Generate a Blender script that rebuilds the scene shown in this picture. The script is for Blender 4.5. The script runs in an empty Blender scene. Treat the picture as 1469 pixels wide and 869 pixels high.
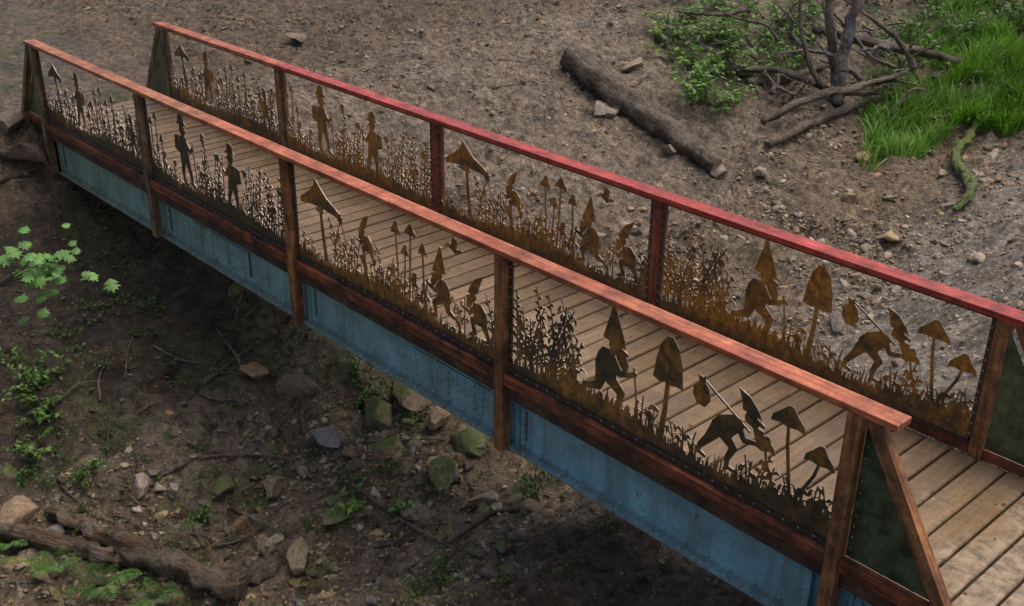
import bpy, math, random, bmesh
import numpy as np
from mathutils import Vector, Matrix
# World frame: x runs along the footbridge (m), y across it (near railing y=0), z=0 is the deck surface.
rng=np.random.default_rng(7); random.seed(7)
scene=bpy.context.scene
COL=scene.collection

# ------------------------------------------------------------- camera
yaw,pitch,roll=2.3954,-.4484,.0106
CAM=np.array([14.611,-5.12,4.318])
Fv=np.array([math.cos(pitch)*math.cos(yaw),math.cos(pitch)*math.sin(yaw),math.sin(pitch)])
r0=np.array([math.sin(yaw),-math.cos(yaw),0]); u0=np.cross(r0,Fv)
Rv=r0*math.cos(roll)+u0*math.sin(roll); Uv=-r0*math.sin(roll)+u0*math.cos(roll)
cd=bpy.data.cameras.new("camera"); cam=bpy.data.objects.new("camera",cd); COL.objects.link(cam)
cam.matrix_world=Matrix(((Rv[0],Uv[0],-Fv[0],CAM[0]),(Rv[1],Uv[1],-Fv[1],CAM[1]),(Rv[2],Uv[2],-Fv[2],CAM[2]),(0,0,0,1)))
cd.sensor_width=36; cd.lens=38.93; cd.clip_end=1000; cd.clip_start=.1
scene.camera=cam

# ------------------------------------------------------------- noise / terrain
TAB=rng.random((256,256))
def vn(x,y):
    xi=np.floor(x).astype(int); yi=np.floor(y).astype(int); fx=x-xi; fy=y-yi
    fx=fx*fx*(3-2*fx); fy=fy*fy*(3-2*fy)
    a=TAB[xi&255,yi&255]; b=TAB[(xi+1)&255,yi&255]; c=TAB[xi&255,(yi+1)&255]; d=TAB[(xi+1)&255,(yi+1)&255]
    return a+(b-a)*fx+(c-a)*fy+(a-b-c+d)*fx*fy
def fbm(x,y,o=4):
    s=0;a=.5
    for i in range(o):
        s=s+a*(vn(x*2**i+17.3*i,y*2**i+5.1*i)*2-1); a*=.5
    return s
def sm(t):
    t=np.clip(t,0,1); return t*t*(3-2*t)
GY=[-12,-6,-3,0,3,6,10,16,30]
def gcx(y): return np.interp(y,GY,[3.5,5.4,6.5,6.8,7.2,7.6,7.4,6,4])
def H0(x,y):
    gx=gcx(y); zc=np.interp(y,GY,[-3.6,-3.0,-2.7,-2.4,-1.9,-1.4,-.7,.3,2.5])
    d=x-gx
    wl=np.interp(y,[-6,0,6,16],[7.5,7.2,5.6,4]); wr=np.interp(y,[-6,0,6,16],[6.2,5.7,4.5,4])
    tl=0.06*np.maximum(y-1,0)+.05*np.maximum(-x-1,0)-.02; tr=-.02+.08*np.maximum(y-2,0)
    s=np.where(d<0,sm((-d-.4)/wl),sm((d-.4)/wr)); T=np.where(d<0,tl,tr)
    h=zc+(np.maximum(T,zc)-zc)*s
    ml=sm((x+.65)/.8)*sm((3.5-x)/2.5)*sm((2.5-y)/.6)*sm((y+5)/3)
    mr=sm((12.95-x)/.8)*sm((x-9)/2)*sm((2.6-y)/.8)*sm((y+4.5)/2)
    return h-.75*ml-.8*mr
def smooth_mask(x,y):
    a=sm((-x-.3)/.8)*sm((3.5-y)/2)*sm((y+2)/1.5); b=sm((x-12.4)/.5)*sm((3-y)/1)*sm((y+1.5)/1)
    return 1-.85*np.maximum(a,b)
def Hf(x,y):
    x=np.asarray(x,float);y=np.asarray(y,float)
    m=smooth_mask(x,y)
    d=.20*fbm(x/1.6,y/1.6,3)+.15*fbm(x/.5+9,y/.5,3)
    r=1-np.abs(fbm(x/.26+3,y/.26+8,2)*2); d=d+.06*r*r+.06*fbm(x/.11,y/.11,2)
    far=.10*np.maximum(np.hypot(x-6,y-4)-26,0)*sm((y+x*-.3+10)/30)
    return H0(x,y)+(d-.05)*m+far
def G(p,dz=0): return Vector((p[0],p[1],float(Hf(p[0],p[1]))+dz))
def dm(s): return [tuple(float(v)/10 for v in q.split(",")) for q in s.split()]
def cm(s): return [tuple(float(v)/100 for v in q.split(",")) for q in s.split()]

# ------------------------------------------------------------- materials
def newmat(name):
    m=bpy.data.materials.new(name); m.use_nodes=True; nt=m.node_tree
    return m,nt,nt.nodes["Principled BSDF"],nt.nodes,nt.links
def noise(N,Lk,vec,scale,detail=4,rough=.6,dist=0):
    n=N.new("ShaderNodeTexNoise"); n.inputs["Scale"].default_value=scale; n.inputs["Detail"].default_value=detail
    n.inputs["Roughness"].default_value=rough; n.inputs["Distortion"].default_value=dist
    if vec is not None: Lk.new(vec,n.inputs["Vector"])
    return n.outputs["Fac"]
def ramp(N,Lk,fac,stops):
    r=N.new("ShaderNodeValToRGB"); e=r.color_ramp.elements
    while len(e)>2: e.remove(e[-1])
    for i,(p,c) in enumerate(stops):
        el=e[i] if i<2 else e.new(p)
        el.position=p; el.color=(c[0],c[1],c[2],1) if hasattr(c,'__len__') else (c,c,c,1)
    Lk.new(fac,r.inputs[0]); return r.outputs[0]
def mix(N,Lk,fac,a,b,mode='MIX'):
    m=N.new("ShaderNodeMix"); m.data_type='RGBA'; m.blend_type=mode
    if hasattr(fac,'links'): Lk.new(fac,m.inputs[0])
    else: m.inputs[0].default_value=fac
    for v,i in ((a,6),(b,7)):
        if hasattr(v,'links'): Lk.new(v,m.inputs[i])
        else: m.inputs[i].default_value=(v[0],v[1],v[2],1)
    return m.outputs[2]
def bump(N,Lk,b,h,dist=.01,st=1,prev=None):
    n=N.new("ShaderNodeBump"); n.inputs["Distance"].default_value=dist; n.inputs["Strength"].default_value=st
    Lk.new(h,n.inputs["Height"])
    if prev: Lk.new(prev,n.inputs["Normal"])
    Lk.new(n.outputs[0],b.inputs["Normal"]); return n.outputs[0]
def coord(N,Lk,kind="Object",sc=(1,1,1)):
    t=N.new("ShaderNodeTexCoord"); m=N.new("ShaderNodeMapping"); m.inputs["Scale"].default_value=sc
    Lk.new(t.outputs[kind],m.inputs[0]); return m.outputs[0]
def math_(N,Lk,op,a,b,c=None):
    m=N.new("ShaderNodeMath"); m.operation=op
    for i,v in enumerate((a,b,c)):
        if v is None: continue
        if hasattr(v,'links'): Lk.new(v,m.inputs[i])
        else: m.inputs[i].default_value=v
    return m.outputs[0]
def attr_mat(name,rough=.8,bscale=60,bdist=.004,var=.5,trans=0,spec=.3,moss=False):
    m,nt,b,N,Lk=newmat(name)
    a=N.new("ShaderNodeAttribute"); a.attribute_name="Col"
    c=a.outputs["Color"]
    if bscale:
        v=coord(N,Lk)
        n=noise(N,Lk,v,bscale*.3,5,.7)
        c=mix(N,Lk,1.0,c,ramp(N,Lk,n,[(.3,1-var),(.7,1+var*.7)]),'MULTIPLY')
        if moss: # moss settles on upward-facing stone near the stream (alpha carries the amount)
            g=N.new("ShaderNodeNewGeometry"); s=N.new("ShaderNodeSeparateXYZ"); Lk.new(g.outputs["Normal"],s.inputs[0])
            q=math_(N,Lk,'MULTIPLY_ADD',noise(N,Lk,g.outputs["Position"],5,6,.75),2.2,s.outputs[2])
            mr=N.new("ShaderNodeMapRange"); mr.inputs[1].default_value=1.65; mr.inputs[2].default_value=2.05; Lk.new(q,mr.inputs[0])
            q=math_(N,Lk,'MULTIPLY',mr.outputs[0],a.outputs["Alpha"])
            c=mix(N,Lk,q,c,mix(N,Lk,n,(.04,.06,.015),(.12,.15,.035)))
        bump(N,Lk,b,n,bdist)
    Lk.new(c,b.inputs["Base Color"]); b.inputs["Roughness"].default_value=rough
    b.inputs["Specular IOR Level"].default_value=spec
    if trans:
        tr=N.new("ShaderNodeBsdfTranslucent"); Lk.new(c,tr.inputs[0]); ms=N.new("ShaderNodeMixShader")
        ms.inputs[0].default_value=trans; Lk.new(b.outputs[0],ms.inputs[1]); Lk.new(tr.outputs[0],ms.inputs[2])
        Lk.new(ms.outputs[0],N["Material Output"].inputs[0])
    return m
def ground_mat():
    m,nt,b,N,Lk=newmat("soil")
    a=N.new("ShaderNodeAttribute"); a.attribute_name="Col"
    v=coord(N,Lk)
    n1=noise(N,Lk,v,1.7,5,.65); n2=noise(N,Lk,v,9,7,.78)
    c=mix(N,Lk,1,a.outputs["Color"],ramp(N,Lk,n1,[(.3,.66),(.7,1.35)]),'MULTIPLY')
    c=mix(N,Lk,1,c,ramp(N,Lk,n2,[(.36,.26),(.48,.85),(.64,1.75)]),'MULTIPLY')
    c=mix(N,Lk,ramp(N,Lk,noise(N,Lk,v,4.3,4,.6),[(.48,0),(.66,.25)]),c,(.19,.125,.065))
    vo=N.new("ShaderNodeTexVoronoi"); vo.inputs["Scale"].default_value=20; Lk.new(v,vo.inputs["Vector"])
    gm=ramp(N,Lk,vo.outputs["Distance"],[(.24,1),(.34,0)])
    sep=N.new("ShaderNodeSeparateColor"); Lk.new(vo.outputs["Color"],sep.inputs[0])
    sel=ramp(N,Lk,sep.outputs[0],[(.55,0),(.6,1)])
    mm=math_(N,Lk,'MULTIPLY',gm,sel)
    gc=mix(N,Lk,1,c,ramp(N,Lk,sep.outputs[1],[(0,(1.2,1.15,1.1)),(1,(2.3,2.15,2.0))]),'MULTIPLY')
    c=mix(N,Lk,mm,c,gc)
    Lk.new(c,b.inputs["Base Color"])
    Lk.new(ramp(N,Lk,n1,[(.38,.38),(.60,.85)]),b.inputs["Roughness"]); b.inputs["Specular IOR Level"].default_value=.45
    p=bump(N,Lk,b,n2,.16,1); bump(N,Lk,b,mm,.02,1,p)
    return m
def wood_mat(name,c1,c2,dirt=.5,rough=.45,grain=(1.5,28,28),dcol=(.05,.03,.02)):
    m,nt,b,N,Lk=newmat(name)
    oi=N.new("ShaderNodeObjectInfo"); t=N.new("ShaderNodeTexCoord"); ad=N.new("ShaderNodeVectorMath"); ad.operation='ADD'
    cx=N.new("ShaderNodeVectorMath"); cx.operation='SCALE'; cx.inputs[0].default_value=(31,17,23); Lk.new(oi.outputs["Random"],cx.inputs["Scale"])
    Lk.new(t.outputs["Object"],ad.inputs[0]); Lk.new(cx.outputs[0],ad.inputs[1])
    mp=N.new("ShaderNodeMapping"); mp.inputs["Scale"].default_value=grain; Lk.new(ad.outputs[0],mp.inputs[0])
    g=noise(N,Lk,mp.outputs[0],1.4,6,.65,.6)
    c=mix(N,Lk,ramp(N,Lk,g,[(.38,0),(.62,1)]),c1,c2)
    big=noise(N,Lk,ad.outputs[0],3.1,6,.7)
    c=mix(N,Lk,ramp(N,Lk,big,[(.42,0),(.66,dirt)]),c,dcol)
    k=noise(N,Lk,ad.outputs[0],6,6,.7)
    c=mix(N,Lk,1,c,ramp(N,Lk,k,[(.32,.42),(.68,1.5)]),'MULTIPLY')
    c=mix(N,Lk,ramp(N,Lk,noise(N,Lk,ad.outputs[0],45,2,.7),[(.58,0),(.68,.65)]),c,(dcol[0]*2,dcol[1]*2,dcol[2]*2))
    Lk.new(c,b.inputs["Base Color"]); Lk.new(ramp(N,Lk,big,[(.3,rough-.12),(.7,rough+.2)]),b.inputs["Roughness"])
    bump(N,Lk,b,g,.004,.9)
    return m
def steel_mat():
    m,nt,b,N,Lk=newmat("rusted_steel")
    v=coord(N,Lk,"Object"); oi=N.new("ShaderNodeObjectInfo"); sp=N.new("ShaderNodeSeparateColor"); Lk.new(oi.outputs["Color"],sp.inputs[0])
    n=noise(N,Lk,v,2.8,6,.65,.4); n2=noise(N,Lk,v,14,5,.75)
    sh=math_(N,Lk,'ADD',n,sp.outputs[0])
    dark=mix(N,Lk,ramp(N,Lk,n2,[(.4,0),(.6,1)]),(.045,.038,.024),(.12,.085,.042))
    rust=mix(N,Lk,ramp(N,Lk,n2,[(.38,0),(.62,1)]),(.20,.08,.02),(.52,.26,.045))
    c=mix(N,Lk,ramp(N,Lk,sh,[(.62,0),(.80,1)]),dark,rust)
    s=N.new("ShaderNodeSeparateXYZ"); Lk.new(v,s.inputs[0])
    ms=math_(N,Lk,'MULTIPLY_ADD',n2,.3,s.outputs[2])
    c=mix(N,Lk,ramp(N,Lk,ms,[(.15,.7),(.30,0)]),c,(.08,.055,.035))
    Lk.new(c,b.inputs["Base Color"]); b.inputs["Metallic"].default_value=.25
    Lk.new(ramp(N,Lk,n2,[(.3,.3),(.7,.62)]),b.inputs["Roughness"])
    return m
def paint_mat(name="blue_painted_steel",dirt=.35):
    m,nt,b,N,Lk=newmat(name)
    g=N.new("ShaderNodeNewGeometry"); W_=g.outputs["Position"]
    s=N.new("ShaderNodeSeparateXYZ"); Lk.new(W_,s.inputs[0])
    mr=N.new("ShaderNodeMapRange"); mr.inputs[1].default_value=1; mr.inputs[2].default_value=9.5; Lk.new(s.outputs[0],mr.inputs[0])
    c=mix(N,Lk,mr.outputs[0],(.24,.37,.29),(.20,.40,.46))
    mp=N.new("ShaderNodeMapping"); mp.inputs["Scale"].default_value=(6,1,.6); Lk.new(W_,mp.inputs[0])
    st=noise(N,Lk,mp.outputs[0],2.2,5,.65)
    c=mix(N,Lk,ramp(N,Lk,st,[(.47,0),(.66,dirt+.2)]),c,(.17,.185,.14))
    n=noise(N,Lk,W_,4,6,.7); c=mix(N,Lk,1,c,ramp(N,Lk,n,[(.3,.62),(.7,1.25)]),'MULTIPLY')
    c=mix(N,Lk,ramp(N,Lk,noise(N,Lk,W_,16,5,.78),[(.64-dirt*.2,0),(.71-dirt*.18,.8)]),c,(.15,.08,.042))
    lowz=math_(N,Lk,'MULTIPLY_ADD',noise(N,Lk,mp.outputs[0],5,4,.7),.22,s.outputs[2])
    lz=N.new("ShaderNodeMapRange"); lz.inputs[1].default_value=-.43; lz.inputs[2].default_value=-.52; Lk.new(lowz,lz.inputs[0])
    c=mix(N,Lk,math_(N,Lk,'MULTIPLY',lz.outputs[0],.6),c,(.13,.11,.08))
    Lk.new(c,b.inputs["Base Color"]); Lk.new(ramp(N,Lk,n,[(.3,.3),(.7,.6)]),b.inputs["Roughness"])
    bump(N,Lk,b,st,.006,.4)
    return m
def deck_mat():
    m,nt,b,N,Lk=newmat("deck_boards")
    g=N.new("ShaderNodeNewGeometry"); v=coord(N,Lk,"Object"); mp=coord(N,Lk,"Object",(14,1.2,14))
    gr=noise(N,Lk,mp,2,6,.65,.3)
    c=mix(N,Lk,ramp(N,Lk,gr,[(.3,0),(.7,1)]),(.18,.115,.062),(.32,.215,.12))
    c=mix(N,Lk,1,c,ramp(N,Lk,g.outputs["Random Per Island"],[(0,.72),(1,1.2)]),'MULTIPLY')
    n=noise(N,Lk,v,2.4,7,.7); c=mix(N,Lk,ramp(N,Lk,n,[(.44,0),(.60,.75)]),c,(.12,.077,.046))
    c=mix(N,Lk,ramp(N,Lk,noise(N,Lk,v,20,5,.75),[(.55,0),(.66,.7)]),c,(.09,.06,.038))
    s=N.new("ShaderNodeSeparateXYZ"); Lk.new(v,s.inputs[0])
    a=math_(N,Lk,'MULTIPLY_ADD',n,3.2,s.outputs[0])
    mr=N.new("ShaderNodeMapRange"); mr.inputs[1].default_value=13.7; mr.inputs[2].default_value=14.2; Lk.new(a,mr.inputs[0])
    c=mix(N,Lk,mr.outputs[0],c,mix(N,Lk,ramp(N,Lk,noise(N,Lk,v,9,6,.78),[(.38,0),(.62,1)]),(.11,.078,.046),(.38,.28,.18)))
    Lk.new(c,b.inputs["Base Color"]); Lk.new(ramp(N,Lk,n,[(.42,.22),(.6,.6)]),b.inputs["Roughness"])
    bump(N,Lk,b,gr,.004,.7)
    return m
def simple(name,c,rough=.6,metal=0,sc=20,var=.4,b2=.004):
    m,nt,b,N,Lk=newmat(name); v=coord(N,Lk)
    n=noise(N,Lk,v,sc,6,.7); Lk.new(mix(N,Lk,1,c,ramp(N,Lk,n,[(.3,1-var),(.7,1+var)]),'MULTIPLY'),b.inputs["Base Color"])
    b.inputs["Roughness"].default_value=rough; b.inputs["Metallic"].default_value=metal
    bump(N,Lk,b,n,b2,.6); return m
def bark_mat(name,c1,c2,moss=0,mc=(.06,.085,.02)):
    m,nt,b,N,Lk=newmat(name); v=coord(N,Lk,"Object",(3,17,17))
    n=noise(N,Lk,v,1.6,7,.75,.5); c=mix(N,Lk,ramp(N,Lk,n,[(.42,0),(.58,1)]),c1,c2)
    v2=coord(N,Lk); n2=noise(N,Lk,v2,3.5,6,.65)
    c=mix(N,Lk,ramp(N,Lk,n2,[(.46,0),(.58,.8)]),c,(.27,.215,.165))
    c=mix(N,Lk,ramp(N,Lk,noise(N,Lk,v2,15,5,.75),[(.50,0),(.60,.75)]),c,(c1[0]*.7,c1[1]*.7,c1[2]*.7))
    if moss: c=mix(N,Lk,ramp(N,Lk,noise(N,Lk,v2,5,6,.75),[(.68-moss*.3,0),(.76-moss*.3,1)]),c,mc)
    Lk.new(c,b.inputs["Base Color"]); b.inputs["Roughness"].default_value=.65
    bump(N,Lk,b,n,.08,1); return m
M_ground=ground_mat(); M_stone=attr_mat("stone",.7,60,.02,.5,moss=True); M_leaf=attr_mat("leaf",.45,0,0,0,.3,.4)
M_grass=attr_mat("grass_blade",.45,0,0,0,.3); M_litter=attr_mat("dead_leaf",.8,0,0,0)
M_railr=wood_mat("red_stained_wood",(.34,.03,.025),(.52,.085,.055),.5,.36,dcol=(.15,.025,.016))
M_railo=wood_mat("orange_stained_wood",(.30,.095,.04),(.50,.21,.09),.6,.4,dcol=(.12,.035,.018))
M_railm=wood_mat("cedar_red_wood",(.36,.07,.03),(.56,.20,.085),.6,.36,dcol=(.16,.035,.018))
M_post=wood_mat("cedar_post_wood",(.20,.07,.025),(.46,.21,.08),.85,.5,dcol=(.05,.022,.012))
M_postd=wood_mat("weathered_post_wood",(.12,.07,.035),(.28,.18,.095),.85,.6,dcol=(.035,.023,.014))
M_postr=wood_mat("red_post_wood",(.20,.03,.02),(.40,.10,.05),.7,.5,dcol=(.06,.014,.009))
M_sill=wood_mat("sill_wood",(.13,.032,.016),(.34,.10,.045),1,.40,dcol=(.025,.014,.009))
M_under=wood_mat("dark_beam_wood",(.05,.027,.017),(.13,.065,.035),.8,.6,dcol=(.02,.013,.009))
M_dark=simple("dark_steel",(.07,.06,.05),.33,.5)
M_bolt=simple("zinc_bolt",(.28,.28,.27),.4,.6)
M_edge=simple("cut_edge_glint",(.34,.30,.26),.38,.7,30,.7)  # wet sky glints on the cut edges, put into a paler metal colour
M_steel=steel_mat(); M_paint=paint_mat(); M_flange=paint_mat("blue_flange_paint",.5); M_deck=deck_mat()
M_mesh=simple("grimy_sheet",(.07,.095,.05),.35,.2,7,.85)
M_bark=bark_mat("bark",(.06,.042,.03),(.24,.18,.13)); M_barkm=bark_mat("mossy_bark",(.055,.033,.02),(.25,.15,.08),.35,(.08,.11,.025))
M_barkM=bark_mat("very_mossy_bark",(.05,.04,.02),(.16,.12,.05),.85,(.14,.22,.03))
M_grey=bark_mat("weathered_wood",(.09,.08,.07),(.38,.35,.32))
M_end=simple("cut_wood",(.30,.20,.10),.8,0,14,.5)

# ------------------------------------------------------------- mesh helpers
def link(me,name,mat=None,parent=None,smooth=False):
    o=bpy.data.objects.new(name,me); COL.objects.link(o)
    if mat: me.materials.append(mat)
    if smooth: me.polygons.foreach_set("use_smooth",np.ones(len(me.polygons),bool))
    if parent: o.parent=parent
    return o
def npmesh(name,V,Fc,col=None):
    V=np.asarray(V,np.float32); Fc=np.asarray(Fc,np.int32); k=Fc.shape[1]
    me=bpy.data.meshes.new(name); me.vertices.add(len(V)); me.vertices.foreach_set("co",V.ravel())
    me.loops.add(Fc.size); me.loops.foreach_set("vertex_index",Fc.ravel())
    me.polygons.add(len(Fc)); me.polygons.foreach_set("loop_start",np.arange(0,Fc.size,k,dtype=np.int32))
    me.update(calc_edges=True)
    if col is not None:
        a=me.color_attributes.new("Col",'FLOAT_COLOR','POINT')
        c=np.ones((len(V),4),np.float32); c[:,:col.shape[1]]=col; a.data.foreach_set("color",c.ravel())
    return me
def rotm(az,pi,ro):
    az,pi,ro=np.broadcast_arrays(np.asarray(az,float),np.asarray(pi,float),np.asarray(ro,float))
    ca,sa,cp,sp,cr,sr=np.cos(az),np.sin(az),np.cos(pi),np.sin(pi),np.cos(ro),np.sin(ro)
    z=np.zeros_like(ca);o=np.ones_like(ca)
    A=np.stack([ca,-sa,z,sa,ca,z,z,z,o],-1).reshape(-1,3,3)
    B=np.stack([cp,z,-sp,z,o,z,sp,z,cp],-1).reshape(-1,3,3)
    Cc=np.stack([o,z,z,z,cr,-sr,z,sr,cr],-1).reshape(-1,3,3)
    return A@B@Cc
def inst(T,Fc,pos,rot,scl,col):
    T=np.asarray(T,float); Fc=np.asarray(Fc); n=len(pos)
    scl=np.asarray(scl,float)
    if scl.ndim==1: scl=np.repeat(scl[:,None],3,1)
    V=np.einsum('nij,nkj->nki',rot,T[None]*scl[:,None,:])+np.asarray(pos)[:,None,:]
    FF=(Fc[None]+(np.arange(n)*len(T))[:,None,None]).reshape(-1,Fc.shape[1])
    return V.reshape(-1,3),FF,np.repeat(np.asarray(col),len(T),0)
def joinp(parts):
    Vs,Fs,Cs=[],[],[];o=0
    for V,F_,C in parts:
        Vs.append(V);Fs.append(F_+o);Cs.append(C);o+=len(V)
    return np.concatenate(Vs),np.concatenate(Fs),np.concatenate(Cs)
def ico(sub):
    bm=bmesh.new(); bmesh.ops.create_icosphere(bm,subdivisions=sub,radius=1)
    bm.verts.ensure_lookup_table()
    V=np.array([v.co[:] for v in bm.verts]); Fc=np.array([[v.index for v in q.verts] for q in bm.faces]); bm.free(); return V,Fc
def rockT(sub,cuts=12,rough=.05):
    V,Fc=ico(sub); V=V.copy()
    for i in range(cuts):
        n=rng.normal(size=3); n/=np.linalg.norm(n); d=rng.uniform(.3,.7)
        s=V@n; k=s>d; V[k]-=n*(s[k]-d)[:,None]
    V*=1.25
    V+=rng.normal(size=V.shape)*rough*.5
    return V,Fc
def box(name,a,b,mat,parent=None,bev=.004):
    a=np.array(a,float);b=np.array(b,float); c=(a+b)/2; s=(b-a)/2
    bm=bmesh.new(); bmesh.ops.create_cube(bm,size=2)
    for v in bm.verts: v.co=Vector((v.co.x*s[0],v.co.y*s[1],v.co.z*s[2]))
    if bev: bmesh.ops.bevel(bm,geom=bm.edges[:],offset=bev,segments=2,affect='EDGES',profile=.6)
    me=bpy.data.meshes.new(name); bm.to_mesh(me); bm.free()
    o=link(me,name,mat,parent); o.location=c; return o
def beam(name,p0,p1,w,h,mat,parent=None,bev=.005,up=(0,0,1)):
    p0=Vector(p0);p1=Vector(p1); d=p1-p0; Lg=d.length; x=d.normalized(); z=Vector(up); y=z.cross(x).normalized(); z=x.cross(y)
    o=box(name,(-Lg/2,-w/2,-h/2),(Lg/2,w/2,h/2),mat,parent,bev)
    o.matrix_local=Matrix.Translation((p0+p1)/2)@Matrix((x,y,z)).transposed().to_4x4(); return o
def tube(name,pts,rad,mat,seg=14,rough=.12,parent=None,capmat=None,sub=5,merge=None,freq=3.):
    pts=[Vector(p) for p in pts]; n=len(pts)
    Q=[];Rr=[]
    for i in range(n-1):
        p0=pts[max(i-1,0)];p1=pts[i];p2=pts[i+1];p3=pts[min(i+2,n-1)]
        for k in range(sub):
            t=k/sub
            Q.append(.5*((2*p1)+(p2-p0)*t+(2*p0-5*p1+4*p2-p3)*t*t+(3*p1-p0-3*p2+p3)*t**3)); Rr.append(rad[i]*(1-t)+rad[i+1]*t)
    Q.append(pts[-1]);Rr.append(rad[-1])
    V=[];Fc=[]; ref=Vector((.13,.21,.97)); s0=random.random()*50
    for i,q in enumerate(Q):
        tg=(Q[min(i+1,len(Q)-1)]-Q[max(i-1,0)]).normalized(); a=tg.cross(ref)
        if a.length<.1: a=tg.cross(Vector((1,0,0)))
        a.normalize(); b=tg.cross(a)
        wob=Rr[i]*rough*1.5
        q=q+a*random.uniform(-wob,wob)+b*random.uniform(-wob,wob)*.6
        for k in range(seg):
            th=2*math.pi*k/seg
            nz=float(fbm(np.array(s0+math.cos(th)*1.6+i*.35*freq/3),np.array(s0*.7+math.sin(th)*1.6),3))
            r=Rr[i]*(1+rough*2.4*nz)
            V.append(q+a*math.cos(th)*r+b*math.sin(th)*r)
    for i in range(len(Q)-1):
        for k in range(seg):
            Fc.append((i*seg+k,i*seg+(k+1)%seg,(i+1)*seg+(k+1)%seg,(i+1)*seg+k))
    if merge is not None:
        o=len(merge[0]); merge[0].extend(V); merge[1].extend([tuple(x+o for x in q) for q in Fc]+[tuple(o+j for j in range(seg))[::-1],tuple(o+(len(Q)-1)*seg+j for j in range(seg))]); return None
    nb=len(Fc); Fc+= [tuple(range(seg))[::-1],tuple(range((len(Q)-1)*seg,len(Q)*seg))]
    c=(pts[0]+pts[-1])/2; x=(pts[-1]-pts[0]).normalized(); y=Vector((0,0,1)).cross(x)
    y=y.normalized() if y.length>.05 else Vector((0,1,0)); z=x.cross(y).normalized(); y=z.cross(x)
    Mx=Matrix.Translation(c)@Matrix((x,y,z)).transposed().to_4x4(); Mi=Mx.inverted()
    me=bpy.data.meshes.new(name); me.from_pydata([Mi@v for v in V],[],Fc)
    o=link(me,name,mat,parent,True); o.matrix_local=Mx
    if capmat: me.materials.append(capmat); me.polygons[nb].material_index=1; me.polygons[nb+1].material_index=1
    me.polygons[nb].use_smooth=False; me.polygons[nb+1].use_smooth=False
    return o
def empty(name):
    e=bpy.data.objects.new(name,None); COL.objects.link(e); return e

# ------------------------------------------------------------- ground mesh
def axis(lo,hi,step,far,n=26):
    core=np.arange(lo,hi,step); g=np.geomspace(.1,1,n)
    g=(g-g[0])/(g[-1]-g[0]); g=g[1:]
    return np.concatenate([(lo-g*far)[::-1],core,hi-step+g*far])
xs=axis(-10,15.5,.045,140); ys=axis(-4,18,.045,140)
X,Y=np.meshgrid(xs,ys,indexing='ij'); Z=Hf(X,Y)
nx,ny=X.shape
idx=np.arange(nx*ny).reshape(nx,ny)
Fc=np.stack([idx[:-1,:-1],idx[1:,:-1],idx[1:,1:],idx[:-1,1:]],-1).reshape(-1,4)
def lerp(a,b,t): return a+(b-a)*t[...,None]
def gcol(x,y):
    c=np.zeros(x.shape+(3,))+np.array([.30,.235,.17])
    c=lerp(c,np.array([.19,.14,.093]),sm((1.5-x+.4*fbm(x,y,3))/2.5))
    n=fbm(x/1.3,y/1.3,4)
    c=lerp(c,np.array([.072,.054,.036]),sm((2.2-y+n)/2)*sm((5.2-x+n)/1.5)*sm((x+.2)/.8))  # left bank: dark wet soil, with its shade worked into the colour
    c=lerp(c,np.array([.24,.175,.11]),sm(1.5-np.abs(x-gcx(y))/1.5+n*.6)*.9)
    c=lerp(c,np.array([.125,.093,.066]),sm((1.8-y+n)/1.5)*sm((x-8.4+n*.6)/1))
    c=lerp(c,np.array([.36,.315,.265]),sm((y-2)/1)*sm((x-7.0+n)/2)*.8)
    g=sm((fbm(x/.7+40,y/.7,4)-.06)/.2)*.6*(sm((8-x)/2)*sm((2.3-y)/1))
    c=lerp(c,np.array([.065,.088,.024]),g)
    return c
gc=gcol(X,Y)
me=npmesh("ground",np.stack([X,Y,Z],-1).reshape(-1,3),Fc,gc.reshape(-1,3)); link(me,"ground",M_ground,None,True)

# ------------------------------------------------------------- stones
def stone_field(name,N,dens,smin,smax,sub,pw=2.2,x0=-8,x1=14.5,y0=-4,y1=17,sink=.25):
    x=rng.uniform(x0,x1,N*4);y=rng.uniform(y0,y1,N*4)
    k=rng.random(N*4)<dens(x,y); x=x[k][:N];y=y[k][:N]; n=len(x)
    s=smin+(smax-smin)*rng.random(n)**pw*1.0
    z=Hf(x,y)+s*(.5-sink*1.6)*.55
    parts=[]
    T=[rockT(sub) for _ in range(10)]
    w=rng.integers(0,10,n)
    tones=np.array([[.30,.25,.18],[.36,.30,.225],[.24,.19,.14],[.42,.37,.30],[.34,.215,.115],[.18,.155,.135],[.37,.26,.145]])
    for i in range(10):
        q=w==i; m=q.sum()
        if not m: continue
        gc_=gcol(x[q],y[q])
        base=tones[rng.integers(0,len(tones),m)]*rng.uniform(.6,1.2,(m,1))
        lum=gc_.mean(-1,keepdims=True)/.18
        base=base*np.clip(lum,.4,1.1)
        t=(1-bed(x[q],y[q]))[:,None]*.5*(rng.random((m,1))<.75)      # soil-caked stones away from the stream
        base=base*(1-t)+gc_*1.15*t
        moss=((y[q]<3)&(rng.random(m)<.5)).astype(float)[:,None]
        base=np.concatenate([base,moss],1)
        sc=s[q][:,None]*rng.uniform(.55,1.15,(m,3))*np.array([1,1,.6])*.5
        parts.append(inst(T[i][0],T[i][1],np.stack([x[q],y[q],z[q]],-1),rotm(rng.uniform(0,6.3,m),rng.normal(0,.35,m),rng.normal(0,.35,m)),sc,base))
    V,Fq,C=joinp(parts); me=npmesh(name,V,Fq,C); return link(me,name,M_stone)
bed=lambda x,y: sm(1.7-np.abs(x-gcx(y)-.3*(y<1))/(1.3+.5*sm(1-y)))
off=lambda x,y: smooth_mask(x,y)**3
clump=lambda x,y: sm((fbm(x/.8+11,y/.8,3)+.2)/.4)
bankc=lambda x,y: 1-.75*sm((2-y))*sm((x-9))-.6*sm(2-y)*sm(5-x)
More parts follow.
